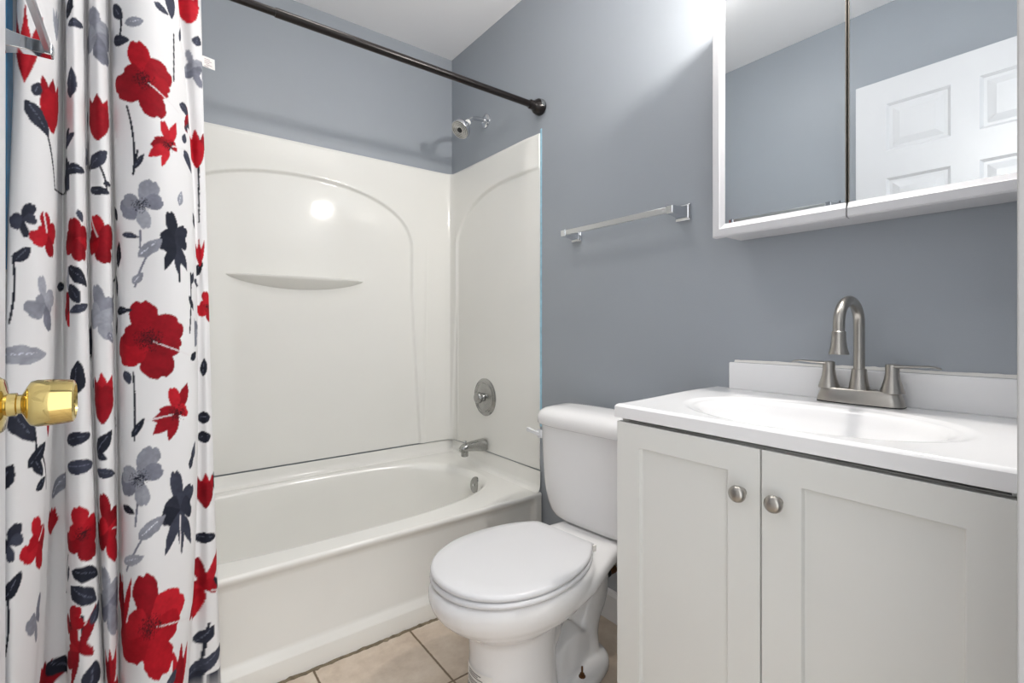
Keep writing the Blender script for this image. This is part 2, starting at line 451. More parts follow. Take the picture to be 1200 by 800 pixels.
def valve():
    r = thing('shower_valve', (-.008, -.335, .697), 'round chrome shower valve plate with centre knob on surround', 'valve')
    MB().lathe([(.090, 0), (.090, .004), (.086, .008), (.080, .009), (.076, .013), (.070, .0135), (.066, .010), (.030, .013), (.026, .016)], (-1, 0, 0), (0, 0, 0), 48).build('escutcheon', M['chrome_dull'], r, angle=40)
    MB().lathe([(.022, .012), (.020, .022), (.018, .026), (.023, .029), (.027, .035), (.027, .046), (.023, .052), (.014, .055), (.004, .056)], (-1, 0, 0), (0, 0, 0), 32).build('knob', M['chrome_dull'], r, angle=40)
valve()
def shower_head():
    r = thing('wall_shower', (0, -.332, 2.035), 'chrome shower head on a curved arm high on the right wall', 'shower')
    MB().lathe([(.034, 0), (.033, .006), (.026, .012), (.014, .015)], (-1, 0, 0), (0, 0, 0), 32).build('flange', M['chrome'], r)
    pts = catmull([(-.005, 0, 0), (-.045, 0, .0), (-.075, 0, -.006), (-.098, -.002, -.024), (-.110, -.003, -.036)], 6)
    MB().tube(pts, .0105, 16).build('shower_arm', M['chrome'], r)
    d = Vector((-.60, -.12, -.62)).normalized(); o = Vector((-.104, -.003, -.030))
    h = MB().lathe([(.0125, 0), (.0135, .004), (.0135, .016), (.011, .018)], d, o, 20); h.build('collar', M['label'], r)
    h = MB().lathe([(.012, .017), (.015, .022), (.016, .030), (.021, .036), (.032, .044), (.043, .055), (.046, .063), (.046, .074), (.044, .078)], d, o, 36)
    hd = h.build('head', M['chrome'], r)
    f = MB().lathe([(.044, .0765), (.043, .0795), (.014, .0800)], d, o, 36)
    for rr, k in ((.020, 12), (.028, 16), (.036, 18)):
        f.lathe([(rr, .0795), (rr, .0815), (rr+.004, .0815), (rr+.004, .0795)], d, o, 36, cap0=False, cap1=False)
    f.build('spray_face', M['chrome_dull'], hd)
    MB().lathe([(.012, .078), (.012, .0825), (.009, .084)], d, o, 20).build('nozzle_centre', M['dark'], hd)
    e = Vector((0, -1, 0)); e = (e - d*e.dot(d)).normalized()
    MB().tube([o+d*.066+e*.044, o+d*.066+e*.055], .006, 12).build('spray_lever', M['chrome'], hd)
shower_head()

def curtain_rod():
    y, z = -.742, 1.952
    r = thing('shower_curtain_rod', (0, y, z), 'dark bronze tension rod spanning the alcove above the tub', 'curtain rod')
    MB().tube([(-.025, 0, 0), (-1.02, 0, 0)], .0133, 20).build('outer_tube', M['bronze'], r)
    MB().tube([(-1.0, 0, 0), (XL+.02, 0, 0)], .0112, 20).build('inner_tube', M['bronze'], r)
    for sx, x0 in ((-1, 0), (1, XL)):
        e = MB().lathe([(.031, .001), (.033, .006), (.0325, .016), (.028, .032), (.0205, .040), (.0185, .044), (.0185, .062), (.0145, .066)], (sx, 0, 0), (x0, 0, 0), 28)
        c = e.build('end_cap', M['bronze'], r)
        MB().lathe([(.0329, .0055), (.0331, .008), (.0326, .0165), (.0305, .0245)], (sx, 0, 0), (x0, 0, .0012), 28, cap0=False, cap1=False).build('worn_band', M['chrome_dull'], c)
curtain_rod()

# ------------------------------------------------------------------ towel bars
def towel_bar(name, xw, sg, y0, y1, z, proj, label):
    r = thing(name, (xw, y0, z), label, 'towel bar', 'square chrome towel bars')
    L = y1-y0
    MB().box(sg*(proj-.008), sg*(proj+.002), .012, L-.012, -.008, .010).build('bar', M['bar'], r, bevel=.0012)
    for yy in (0, L):
        loops = []
        for d, hh, wv in ((.0, .026, .026), (.006, .026, .026), (.010, .022, .022), (.012, .018, .019), (.03, .0145, .0145), (.052, .0125, .0125), (proj-.012, .0125, .0125), (proj+.003, .0125, .0125), (proj+.005, .010, .010)):
            loops.append([(sg*d, yy-wv, -hh), (sg*d, yy+wv, -hh), (sg*d, yy+wv, hh), (sg*d, yy-wv, hh)])
        MB().loft(loops).build('post', M['chrome'], r, bevel=.0015, angle=20)
    return r
towel_bar('towel_bar', 0, -1, -1.413, -.953, 1.388, .072, 'square chrome towel bar on the right wall above the toilet')
towel_bar('towel_bar', XL, 1, -1.37, -.90, 1.610, .079, 'square chrome towel bar on the left wall in front of the curtain')

# ------------------------------------------------------------------ toilet
def toilet():
    r = thing('toilet', (0, -1.178, 0), 'white two-piece toilet with closed lid between the tub and the vanity', 'toilet', rz=radians(185.5))
    NT = 48
    def egg(xb, xf, hw, z, eb=2.3, ef=2.05, c=None):
        xc = xb + (xf-xb)*.47 if c is None else c
        L = []
        for i in range(NT):
            t = 2*pi*i/NT; cc, ss = cos(t), sin(t)
            if cc >= 0: ex, la = ef, xf-xc
            else: ex, la = eb, xc-xb
            rr = (abs(cc/la)**ex+abs(ss/hw)**ex)**(-1/ex)
            L.append((xc+rr*cc, rr*ss, z))
        return L
    mb = MB()
    secs = [(.30,.742,.170,.386),(.285,.757,.181,.384),(.280,.764,.186,.376),(.28,.767,.188,.360),(.285,.763,.185,.340),(.295,.750,.177,.318),(.31,.728,.162,.296),(.335,.698,.142,.276),(.365,.676,.119,.258),(.388,.660,.108,.246),
            (.40,.653,.104,.232),(.405,.650,.102,.18),(.40,.654,.104,.10),(.395,.660,.108,.04),(.39,.665,.111,.0)]
    mb.loft([egg(a, b_, c, d) for a, b_, c, d in secs])
    # rear deck and hull, lofted along x
    def rrect(x, w_, zb, zt, e=5):
        L = []
        for i in range(32):
            t = 2*pi*(i+.5)/32; cc, ss = cos(t), sin(t)
            L.append((x, w_*abs(cc)**(2/e)*(1 if cc > 0 else -1), (zb+zt)/2+(zt-zb)/2*abs(ss)**(2/e)*(1 if ss > 0 else -1)))
        return L
    mb.loft([rrect(.03,.095,.345,.384), rrect(.045,.112,.338,.385), rrect(.10,.122,.335,.386), rrect(.18,.126,.332,.386), rrect(.235,.135,.332,.386), rrect(.28,.147,.326,.386,4), rrect(.33,.162,.314,.385,3.4), rrect(.38,.174,.300,.384,3), rrect(.45,.181,.290,.382,2.8), rrect(.50,.178,.292,.380,2.6)])
    # trapway web under the bowl and the rear outlet leg
    def oval(x, w_, zb, zt): return rrect(x, w_, zb, zt, 2.6)
    mb.loft([oval(.27,.012,.22,.34), oval(.31,.022,.18,.34), oval(.35,.034,.15,.33), oval(.40,.066,.12,.31), oval(.46,.09,.10,.28)])
    pts = catmull([(.43,0,.15),(.335,0,.235),(.275,0,.282),(.215,0,.285),(.178,0,.245),(.182,0,.185),(.212,0,.135),(.228,0,.085),(.230,0,.015)], 6)
    rad = np.interp(np.linspace(0,1,len(pts)), [0,.25,.5,.7,.85,1], [.046,.05,.053,.048,.050,.058])
    mb.tube(pts, list(rad), 24)
    # sloping skirt between trap leg and pedestal
    mb.loft([[(x, y, z) for (y, z) in ((-w_,.02),(-w_*.93,.035),(-.045,zt),(0,zt+.012),(.045,zt),(w_*.93,.035),(w_,.02))] for x, w_, zt in ((.205,.045,.06),(.24,.054,.105),(.29,.060,.130),(.35,.066,.118),(.43,.08,.10))], True, True)
    # foot
    ft = [egg(.155,.58,.112,.0,2.3,2.6,.32), egg(.155,.58,.112,.018,2.3,2.6,.32), egg(.160,.58,.108,.026,2.3,2.6,.32), egg(.170,.57,.100,.029,2.3,2.6,.32)]
    mb.loft(ft)
    bowl = mb.build('bowl', M['porcelain'], r, angle=180)
    rm = bowl.modifiers.new('fuse', 'REMESH'); rm.mode = 'VOXEL'; rm.voxel_size = .0045; rm.use_smooth_shade = True
    sm = bowl.modifiers.new('smooth', 'SMOOTH'); sm.factor = .5; sm.iterations = 14
    # label on the pedestal front-left
    lm = MB()
    def ped(t, z, off=.0006):
        a = None
        xc = .4025+.2495*.47
        ex, la, hw = 2.05, .652-xc, .103
        rr = (abs(cos(t)/la)**ex+abs(sin(t)/hw)**ex)**(-1/ex)+off
        return (xc+rr*cos(t), rr*sin(t), z)
    T0, T1 = radians(-24), radians(22)
    A = np.array([[ped(t, z, .0012) for z in np.linspace(.072, .162, 3)] for t in np.linspace(T0, T1, 16)])
    lb = lm.grid(A).build('printed_label', M['label'], bowl)
    im = MB()
    for k, (z, f0, f1) in enumerate(((.154,.2,.7),(.149,.2,.6),(.144,.2,.75),(.134,.15,.9),(.129,.15,.85),(.124,.15,.9),(.114,.15,.7),(.109,.15,.8),(.100,.15,.9),(.092,.15,.6),(.084,.15,.8))):
        A = np.array([[ped(T0+(T1-T0)*f, zz, .0017) for zz in (z-.0013, z+.0013)] for f in np.linspace(f0, f1, 14)])
        im.grid(A)
    im.build('label_print', M['ink'], lb)
    # bolts at both sides of the foot
    for s_ in (1, -1):
        k = MB().lathe([(.010,0),(.010,.003),(.0065,.004),(.0065,.010),(.003,.0105),(.003,.030),(.0015,.031)], (0,0,1), (.325, s_*.080, .028), 12)
        k.build('floor_bolt', M['rust'], r)
    # tank
    def trect(x0, x1, hw, z, e=5.5):
        L = []
        for i in range(56):
            t = 2*pi*(i+.5)/56; cc, ss = cos(t), sin(t)
            y = hw*abs(cc)**(2/e)*(1 if cc > 0 else -1); x = (x0+x1)/2+(x1-x0)/2*abs(ss)**(2/e)*(1 if ss > 0 else -1)
            if ss > 0: x += .008*(1-(y/hw)**2)
            L.append((x, y, z))
        return L
    tk = [trect(.05,.175,.125,.386), trect(.042,.190,.150,.389), trect(.038,.198,.166,.398), trect(.036,.202,.180,.414), trect(.035,.204,.193,.440), trect(.034,.206,.203,.475), trect(.033,.208,.209,.52), trect(.031,.211,.214,.60), trect(.030,.214,.217,.703)]
    MB().loft(tk).build('tank', M['porcelain'], r, angle=60)
    ld = [trect(.024,.222,.222,.702), trect(.021,.227,.227,.706), trect(.020,.228,.228,.722), trect(.022,.226,.226,.735), trect(.028,.219,.219,.747), trect(.040,.205,.206,.756), trect(.06,.185,.185,.7615), trect(.09,.155,.14,.764)]
    MB().loft(ld).build('tank_lid', M['porcelain'], r, angle=60)
    # flush lever at the tank's far front corner
    lv = MB().lathe([(.011,-.004),(.011,.006),(.009,.009)], (1,0,0), (.214,-.186,.672), 20)
    lv.lathe([(.011,-.004),(.011,.006)], (1,0,0), (.214,-.186,.672), 20)
    fl = MB(); fl.box(.216,.222,-.202,-.182,.655,.684)
    fl.loft([[(x, y, z+dz) for (x, dz) in ((.222,-h),(.232,-h),(.232,h),(.222,h))] for y, z, h in ((-.188,.672,.007),(-.205,.673,.006),(-.225,.676,.0065),(-.238,.678,.008),(-.245,.679,.006))])
    fl.build('flush_lever', M['seat'], r, bevel=.002)
    # seat ring and lid
    def plate(xb, xf, hw, z, L_back=.273, c=.535):
        L = []
        for i in range(72):
            t = 2*pi*i/72; cc, ss = cos(t), sin(t)
            la = xf-c if cc >= 0 else L_back
            ex = 2.1 if cc >= 0 else 2.0
            rr = (abs(cc/la)**ex+abs(ss/hw)**ex)**(-1/ex)
            x, y = c+rr*cc, rr*ss
            if x < xb: x = xb + (x-xb)*.04
            L.append((x, y, z))
        return L
    MB().loft([plate(.322,.748,.180,.3875), plate(.318,.755,.185,.389), plate(.316,.757,.1865,.395), plate(.318,.755,.185,.401), plate(.322,.750,.181,.4025)]).build('seat', M['seat'], r, angle=60)
    MB().loft([plate(.314,.748,.180,.4045), plate(.310,.753,.184,.406), plate(.309,.755,.185,.412), plate(.311,.752,.183,.418), plate(.316,.745,.178,.4205), plate(.345,.70,.15,.4225), plate(.42,.62,.08,.4235)]).build('seat_lid', M['seat'], r, angle=60)
    for s_ in (1, -1):
        MB().box(.280,.312,s_*.075-.014,s_*.075+.014,.386,.404).build('hinge', M['seat'], r, bevel=.004)
    MB().box(.296,.309, .104,.109,.392,.410).build('hinge_tab', M['label'], r, bevel=.001)
    return r
toilet()

def supply():
    r = thing('shutoff_valve', (-.001, -1.165, .205), 'small dark water shutoff valve on wall behind the toilet', 'valve')
    MB().lathe([(.024,0),(.022,.004),(.008,.007),(.008,.04)], (-1,0,0), (0,0,0), 20).build('escutcheon', M['chrome_dull'], r)
    MB().lathe([(.012,.03),(.013,.035),(.013,.06),(.010,.064)], (-1,0,0), (0,0,0), 16).build('valve_body', M['rust'], r)
    MB().lathe([(.014,.062),(.017,.066),(.017,.078),(.012,.080)], (-1,0,0), (0,0,0), 10).build('handle', M['dark'], r)
    MB().tube(catmull([(-.048,0,.008),(-.048,.004,.06),(-.05,.05,.11),(-.075,.075,.172)], 6), .0045, 10).build('supply_hose', M['chrome_dull'], r)
supply()

# ------------------------------------------------------------------ vanity cabinet and its top
VY0, VY1, VX, VZ = -1.522, -2.186, -.437, .827
def vanity():
    r = thing('vanity_cabinet', (-.21, -1.853, 0), 'white two-door vanity cabinet with shaker doors under the sink', 'cabinet')
    ox, oy = .21, 1.853
    def B(m, x0, x1, y0, y1, z0, z1): m.box(x0+ox, x1+ox, y0+oy, y1+oy, z0, z1)
    m = MB()
    B(m, -.418, -.004, VY0-.001, VY0-.017, .0, VZ); B(m, -.418, -.004, VY1+.001, VY1+.017, .0, VZ)
    B(m, -.418, -.004, VY0-.017, VY1+.017, .10, .116); B(m, -.016, -.004, VY0-.017, VY1+.017, .116, VZ)
    B(m, -.418, -.400, VY0-.017, VY1+.017, VZ-.05, VZ-.008)
    m.build('carcass', M['cab'], r, smooth=False, bevel=.001)
    k = MB(); B(k, -.37, -.355, VY0-.017, VY1+.017, 0, .10); k.build('toe_kick', M['cab'], r, smooth=False)
    seam = -1.8545
    for (ya, yb, pa, pb, ky) in ((VY0, seam+.0015, -1.586, -1.792, -1.822), (seam-.0015, VY1, -1.9225, -2.128, -1.886)):
        d = MB(); z0, z1 = .105, .818; pz0, pz1 = .165, .766
        xf, xb, xp = VX, VX+.018, VX+.009
        P = lambda x, y, z: (x+ox, y+oy, z)
        outer = [(ya, z0), (yb, z0), (yb, z1), (ya, z1)]; inner = [(pa, pz0), (pb, pz0), (pb, pz1), (pa, pz1)]
        inn2 = [(pa-.002, pz0+.002), (pb+.002, pz0+.002), (pb+.002, pz1-.002), (pa-.002, pz1-.002)]
        d.loft([[P(xb, *q) for q in outer], [P(xf, *q) for q in outer], [P(xf, *q) for q in inner], [P(xp, *q) for q in inn2]], True, True)
        dd = d.build('cabinet_door', M['cab'], r, smooth=False, bevel=.0012)
        kn = MB().lathe([(.0075,0),(.0065,.004),(.006,.010),(.009,.014),(.0145,.017),(.0155,.021),(.0145,.0255),(.009,.029),(.002,.030)], (-1,0,0), P(VX, ky, .733), 28)
        kn.build('door_knob', M['nickel'], dd, angle=60)
vanity()
def vanity_top():
    r = thing('sink_top', (-.22, -1.86, .827), 'white cultured marble vanity top with oval basin and backsplash', 'sink')
    ox, oy, oz = .22, 1.86, -.827
    xs = np.linspace(-.4385, -.001, 150); ys = np.linspace(-1.516, -2.204, 210)
    X, Y = np.meshgrid(xs, ys, indexing='ij')
    cx, cy, a, b_ = -.258, -1.858, .140, .224
    rr = np.sqrt(((X-cx)/a)**2 + ((Y-cy)/b_)**2)
    Z = .858 - .004*(1-sstep(1.05, 1.16, rr)) - .118*(1-np.clip(rr, 0, 1)**2.6)*sstep(1.02, .90, rr) - .003*(1-sstep(.98, 1.04, rr))
    Z += .008*sstep(-.42, -.09, X)
    edge = np.minimum(np.minimum(X+.4385, -1.516-Y), Y+2.204)
    Z -= .006*(1-np.clip(edge/.006, 0, 1))**2
    G = np.stack([X+ox, Y+oy, Z+oz], -1)
    mb = MB().grid(G)
    def skirt(row):
        lo = row.copy(); lo[:, 2] = 0
        mid = row.copy(); mid[:, 2] -= .002
        mb.grid(np.stack([row, lo], 1))
    skirt(G[0]); skirt(G[:, 0]); skirt(G[:, -1]); skirt(G[-1])
    mb.build('basin_top', M['marble'], r, angle=45)
    MB().box(-.019+ox, -.001+ox, -1.566+oy, -2.204+oy, .0375, .940+oz).build('backsplash', M['marble'], r, bevel=.004, bseg=3)
    MB().lathe([(.022,-.004),(.022,.002),(.018,.004),(.006,.003)], (0,0,1), (cx+ox, cy+oy, .738+oz), 24).build('drain', M['chrome_dull'], r)
    # caulk smear along the top of the backsplash
    n = 70; A = np.zeros((n, 3, 3)); j1 = .003+np.abs(rng.normal(0, .0007, n))+.0015*np.sin(np.linspace(0, 9, n))**2
    for i, y in enumerate(np.linspace(-1.575, -2.2, n)):
        A[i] = [(-.006+ox, y+oy, .9402+oz), (-.003+ox, y+oy, +.941+j1[i]*.6+oz), (-.0012+ox, y+oy, .9425+j1[i]+oz)]
    MB().grid(A).build('caulk_bead', M['label'], r)
vanity_top()
def faucet():
    r = thing('faucet', (-.048, -1.886, .8665), 'brushed nickel two-handle gooseneck faucet on the white sink top', 'faucet')
    def stad(hx, hy, z, n=40):
        L = []
        for i in range(n):
            t = 2*pi*i/n; c, s_ = cos(t), sin(t); e = 2/3.6
            L.append((hx*abs(c)**e*(1 if c > 0 else -1), hy*abs(s_)**e*(1 if s_ > 0 else -1), z))
        return L
    bp = MB().loft([stad(.0265,.082,.0015), stad(.0265,.082,.008), stad(.0245,.079,.018), stad(.022,.075,.029), stad(.0195,.072,.0325), stad(.010,.05,.0335)])
    base = bp.build('base_plate', M['nickel'], r, angle=40)
    MB().loft([stad(.0272,.0827,0), stad(.0272,.0827,.002)]).build('gasket', M['dark'], base)
    pts = [(0,0,.02),(0,0,.10),(0,0,.165)]
    R_ = .0585
    for k in range(1, 17):
        a = pi*k/16; pts.append((-R_+R_*cos(a), 0, .178+R_*.86*sin(a)))
    pts.append((-2*R_-.001, 0, .160))
    sp = MB().tube(pts, .0108, 20)
    sp.lathe([(.0205,.030),(.0195,.036),(.0165,.056),(.0148,.074),(.0140,.078),(.0118,.0785)], (0,0,1), (0,0,0), 28)
    spo = sp.build('spout', M['nickel'], r, angle=40)
    MB().lathe([(.0118,.0),(.0128,-.001),(.0130,-.018),(.0150,-.034),(.0185,-.046),(.0180,-.0485),(.010,-.047)], (0,0,1), (-2*R_-.001,0,.163), 28).build('spray_nozzle', M['nickel'], spo, angle=40)
    for s_ in (1, -1):
        h = MB().lathe([(.0215,.0225),(.0212,.027),(.0185,.036),(.0142,.052),(.0125,.066),(.0125,.079),(.0115,.083),(.006,.0845)], (0,0,1), (0,s_*.060,.008), 28)
        lo = []
        for y, z, hx, hz in ((.004,.0795,.0125,.0045),(.012,.0795,.0125,.0045),(.024,.0800,.0110,.0032),(.045,.0815,.0100,.0026),(.064,.0825,.0092,.0024),(.074,.0810,.0080,.0022),(.080,.0780,.0060,.0015)):
            lo.append([(hx*cos(2*pi*i/20), s_*(.060+y), z+.008+hz*sin(2*pi*i/20)) for i in range(20)])
        h.loft(lo); h.build('handle', M['nickel'], r, angle=40)
faucet()

# ------------------------------------------------------------------ medicine cabinet
def medicine_cabinet():
    r = thing('medicine_cabinet', (0, -1.888, 1.27), 'white framed medicine cabinet with two mirror doors above the sink', 'cabinet')
    oy, oz = 1.888, -1.27
    B0, B1, ZB, ZT = -1.592, -2.188, 1.277, 1.908
    MB().box(-.108, -.001, B0+oy, B1+oy, ZB+oz, ZT+oz).build('body', M['vinyl'], r, smooth=False, bevel=.002)
    xb, xf, xm = -.108, -.130, -.124
    for (ya, yb, left) in ((-1.581, -1.8865, True), (-1.8895, -2.195, False)):
        z0, z1 = 1.272, 1.915; fb, fs = .033, .033
        yo = ya if left else yb                        # framed outer side
        sg = -1 if left else 1
        ym = yb if left else ya                        # unframed meeting side
        fr = MB()
        # U shaped moulded frame: profile swept along bottom, outer side and top
        prof = [(0, xb), (0, xf+.004), (.003, xf), (.020, xf-.001), (.022, xf+.001), (.033, xm-.0005), (.033, xb)]
        rows = []
        for d, x in prof:
            rows.append([(x, ym+oy, z0+d+oz), (x, yo+sg*d+oy, z0+d+oz), (x, yo+sg*d+oy, z1-d+oz), (x, ym+oy, z1-d+oz)])
        fr.loft([list(q) for q in zip(*rows)], True, True)
        f = fr.build('mirror_door', M['vinyl'], r, smooth=False)
        g = MB(); g.box(xm, xb, ym+oy, yo+sg*fs+oy, z0+fb+oz, z1-fb+oz); g.build('mirror', M['mirror'], f, smooth=False)
        e = MB(); e.box(xm-.0012, xb, ym+oy, ym-sg*.0022+oy, z0+.012+oz, z1-.01+oz); e.build('edge_strip', M['edge'], f, smooth=False)
medicine_cabinet()

# ------------------------------------------------------------------ lamps
def vanity_light():
    r = thing('vanity_light', (0, -1.86, 1.992), 'single globe bulb light on the right wall above the medicine cabinet', 'wall lamp')
    MB().box(-.035, -.0005, -.09, .15, -.05, .05).build('back_plate', M['chrome'], r, bevel=.004)
    for y in (.03,):
        MB().lathe([(.026,.03),(.022,.105),(.024,.11),(.024,.128),(.018,.132)], (-1,0,0), (0,y,0), 20).build('socket', M['chrome'], r)
        MB().lathe([(.012,.128),(.016,.134),(.026,.144),(.0325,.158),(.035,.172),(.0325,.188),(.025,.200),(.013,.207),(.003,.208)], (-1,0,0), (0,y,0), 24).build('bulb', M['bulb'], r, angle=80)
vanity_light()
def added_ceiling_fill():  # unseen fill added overhead to brighten the tub, back wall and ceiling
    r = thing('added_ceiling_fill', (-.80, -1.06, ZC), 'added round fill light, out of view, in the middle of the white ceiling', 'fill light')
    MB().lathe([(.17,0),(.17,-.02),(.165,-.028)], (0,0,1), (0,0,0), 40).build('rim', M['white_trim'], r)
    MB().lathe([(.160,-.024),(.155,-.045),(.13,-.068),(.09,-.082),(.04,-.089),(.005,-.09)], (0,0,1), (0,0,0), 40, cap0=False).build('fill_diffuser', M['ceil_fill'], r)
added_ceiling_fill()

# ------------------------------------------------------------------ shower curtain with a printed floral cotton
def curtain():
    NS, NZ = 560, 690
    # plan curve at three heights: (offset from camera X, Y); fold ridges reach towards the room, valleys towards the tub
    top = [(-0.2161,-0.805), (-0.2093,-0.825), (-0.2008,-0.83), (-0.1816,-0.815), (-0.1646,-0.785), (-0.1568,-0.75), (-0.1575,-0.715), (-0.1555,-0.705), (-0.1515,-0.73), (-0.1452,-0.765), (-0.1317,-0.785), (-0.1193,-0.775), (-0.1144,-0.75), (-0.1171,-0.725), (-0.1147,-0.715), (-0.1113,-0.74), (-0.105,-0.765), (-0.0936,-0.775), (-0.0803,-0.765), (-0.0737,-0.74), (-0.0764,-0.718), (-0.0733,-0.715), (-0.0686,-0.745), (-0.0594,-0.775), (-0.0285,-0.795), (0.006,-0.8), (0.0367,-0.79), (0.0585,-0.77), (0.0667,-0.745), (0.0658,-0.725), (0.0734,-0.72), (0.0936,-0.73), (0.1153,-0.722), (0.1221,-0.71)]
    mid = [(-0.2347,-0.825), (-0.229,-0.845), (-0.2107,-0.85), (-0.1871,-0.835), (-0.1706,-0.805), (-0.1662,-0.77), (-0.1613,-0.735), (-0.1535,-0.725), (-0.1481,-0.75), (-0.1404,-0.785), (-0.1241,-0.805), (-0.1103,-0.795), (-0.1046,-0.77), (-0.1079,-0.745), (-0.104,-0.735), (-0.0992,-0.76), (-0.0915,-0.785), (-0.0772,-0.795), (-0.0653,-0.785), (-0.06,-0.76), (-0.0625,-0.738), (-0.0577,-0.735), (-0.0518,-0.765), (-0.0397,-0.795), (-0.0072,-0.815), (0.0326,-0.82), (0.0692,-0.81), (0.0973,-0.79), (0.1102,-0.765), (0.1098,-0.745), (0.1178,-0.74), (0.1286,-0.75), (0.1391,-0.742), (0.1401,-0.73)]
    bot = [(-0.2304,-0.903), (-0.2212,-0.923), (-0.2099,-0.928), (-0.1978,-0.913), (-0.1872,-0.883), (-0.1841,-0.848), (-0.172,-0.805), (-0.1437,-0.795), (-0.1377,-0.828), (-0.1275,-0.863), (-0.1052,-0.883), (-0.0847,-0.873), (-0.0759,-0.848), (-0.0787,-0.823), (-0.077,-0.813), (-0.0742,-0.838), (-0.0693,-0.863), (-0.0614,-0.873), (-0.0529,-0.863), (-0.0493,-0.838), (-0.0516,-0.816), (-0.0494,-0.813), (-0.0453,-0.843), (-0.0361,-0.873), (-0.0083,-0.893), (0.0229,-0.898), (0.0539,-0.888), (0.0767,-0.868), (0.0885,-0.843), (0.088,-0.823), (0.1027,-0.818), (0.1257,-0.828), (0.147,-0.82), (0.154,-0.808)]
    top, mid, bot = np.array(top), np.array(mid), np.array(bot)
    ZT, ZB = 1.935, .07
    zs = np.concatenate([[ZB], np.linspace(.16, ZT, NZ-1)])
    def plan(z):
        t = (z-.25)/1.65; m_ = (.98-.25)/1.65                # smooth blend through the three heights
        P = bot*(t-m_)*(t-1)/m_ + mid*t*(t-1)/(m_*(m_-1)) + top*t*(t-m_)/(1-m_)
        P = P + np.stack([0*P[:, 0], .004*np.sin(np.arange(len(P))*1.7+z*4.)], -1)
        P[:, 0] += CAM[0]
        return catmull(P, 12)
    C0 = plan(1.0); seg = np.r_[0, np.cumsum(np.hypot(*np.diff(C0, axis=0).T))]; LEN = seg[-1]
    u = np.linspace(0, LEN, NS)
    V = np.zeros((NS, NZ, 3))
    for j, z in enumerate(zs):
        C = plan(z)
        V[:, j, 0] = np.interp(u, seg, C[:, 0]); V[:, j, 1] = np.interp(u, seg, C[:, 1]); V[:, j, 2] = z
    Fd = np.array([sin(HEAD), cos(HEAD)]); Rd = np.array([cos(HEAD), -sin(HEAD)])
    def fabric(px, py):
        """which spot of the cloth (s, z) shows at a spot of the photograph"""
        z = 1.04
        for _ in range(6):
            j = int(np.clip(np.searchsorted(zs, z), 0, NZ-1))
            d = V[:, j, :2]-CAM[:2]; a = d@Fd; q = 600+FPX*(d@Rd)/a
            near = np.where(np.abs(q-px) < 2.0)[0]
            i = near[np.argmin(a[near])] if len(near) else int(np.argmin(np.abs(q-px)))
            z = 1.04+(382-py)/FPX*a[i]
        return u[i], z
    # raster of the print on the flat cloth
    PXM = 620; Wp, Hp = int(LEN*PXM)+2, int(2.0*PXM)
    img = np.ones((Hp, Wp, 3))*np.array(srgb(236, 235, 236)[:3])
    RED = [np.array(srgb(*c)[:3]) for c in ((166,14,30),(142,10,26),(180,24,38))]
    NAVY = [np.array(srgb(*c)[:3]) for c in ((44,47,60),(32,35,47),(60,63,78))]
    GREY = [np.array(srgb(*c)[:3]) for c in ((140,142,153),(122,124,137),(158,160,170))]
    def smooth_noise(n):
        a = rng.random((Hp//n+3, Wp//n+3)); yy = np.arange(Hp)/n; xx = np.arange(Wp)/n
        y0 = yy.astype(int); x0 = xx.astype(int); fy = (yy-y0)[:, None]; fx = (xx-x0)[None]
        return (a[y0][:, x0]*(1-fy)*(1-fx)+a[y0+1][:, x0]*fy*(1-fx)+a[y0][:, x0+1]*(1-fy)*fx+a[y0+1][:, x0+1]*fy*fx)
    wash = .78+.28*smooth_noise(9)+.22*smooth_noise(3)
    edge_n = smooth_noise(7)-.5
    def window(s, z, rad):
        x0, x1 = int(max((s-rad)*PXM, 0)), int(min((s+rad)*PXM+2, Wp)); y0, y1 = int(max((z-rad)*PXM, 0)), int(min((z+rad)*PXM+2, Hp))
        if x1 <= x0 or y1 <= y0: return None
        yy, xx = np.mgrid[y0:y1, x0:x1]
        return slice(y0, y1), slice(x0, x1), xx/PXM-s, yy/PXM-z
    def paint(sl, mask, col, k=1.):
        w_ = (wash[sl]*k)[..., None]
        img[sl] = np.where(mask[..., None], np.clip(col*w_, 0, 1), img[sl])
    def leaf(s, z, ln, wd, ang, pal, vein=True):
        W_ = window(s, z, ln*.6)
        if W_ is None: return
        a, b_, dx, dz = W_; c, sn = cos(ang), sin(ang)
        p = (dx*c+dz*sn)/(ln/2); q = (-dx*sn+dz*c)/(wd/2)
        prof = np.clip(1-p*p, 0, 1)**.8*(1-.25*p)
        m_ = np.abs(q)+edge_n[a, b_]*.25 < prof
        paint((a, b_), m_ & (np.abs(p) < 1), pal[int(rng.integers(3))])
        if vein and ln > .03:
            v = m_ & (np.abs(q-.12) < .07) & (p > -.75) & (p < .5) & (rng.random(p.shape) < .55)
            paint((a, b_), v, pal[2]*2.2+.03)
    def stem(p0, p1, bend, pal, th=.0022):
        mid = ((p0[0]+p1[0])/2+bend, (p0[1]+p1[1])/2)
        for t in np.linspace(0, 1, 70):
            s = (1-t)**2*p0[0]+2*t*(1-t)*mid[0]+t*t*p1[0]; z = (1-t)**2*p0[1]+2*t*(1-t)*mid[1]+t*t*p1[1]
            W_ = window(s, z, .008)
            if W_ is None: continue
            a, b_, dx, dz = W_
            paint((a, b_), dx*dx+dz*dz < th*th, pal[1])
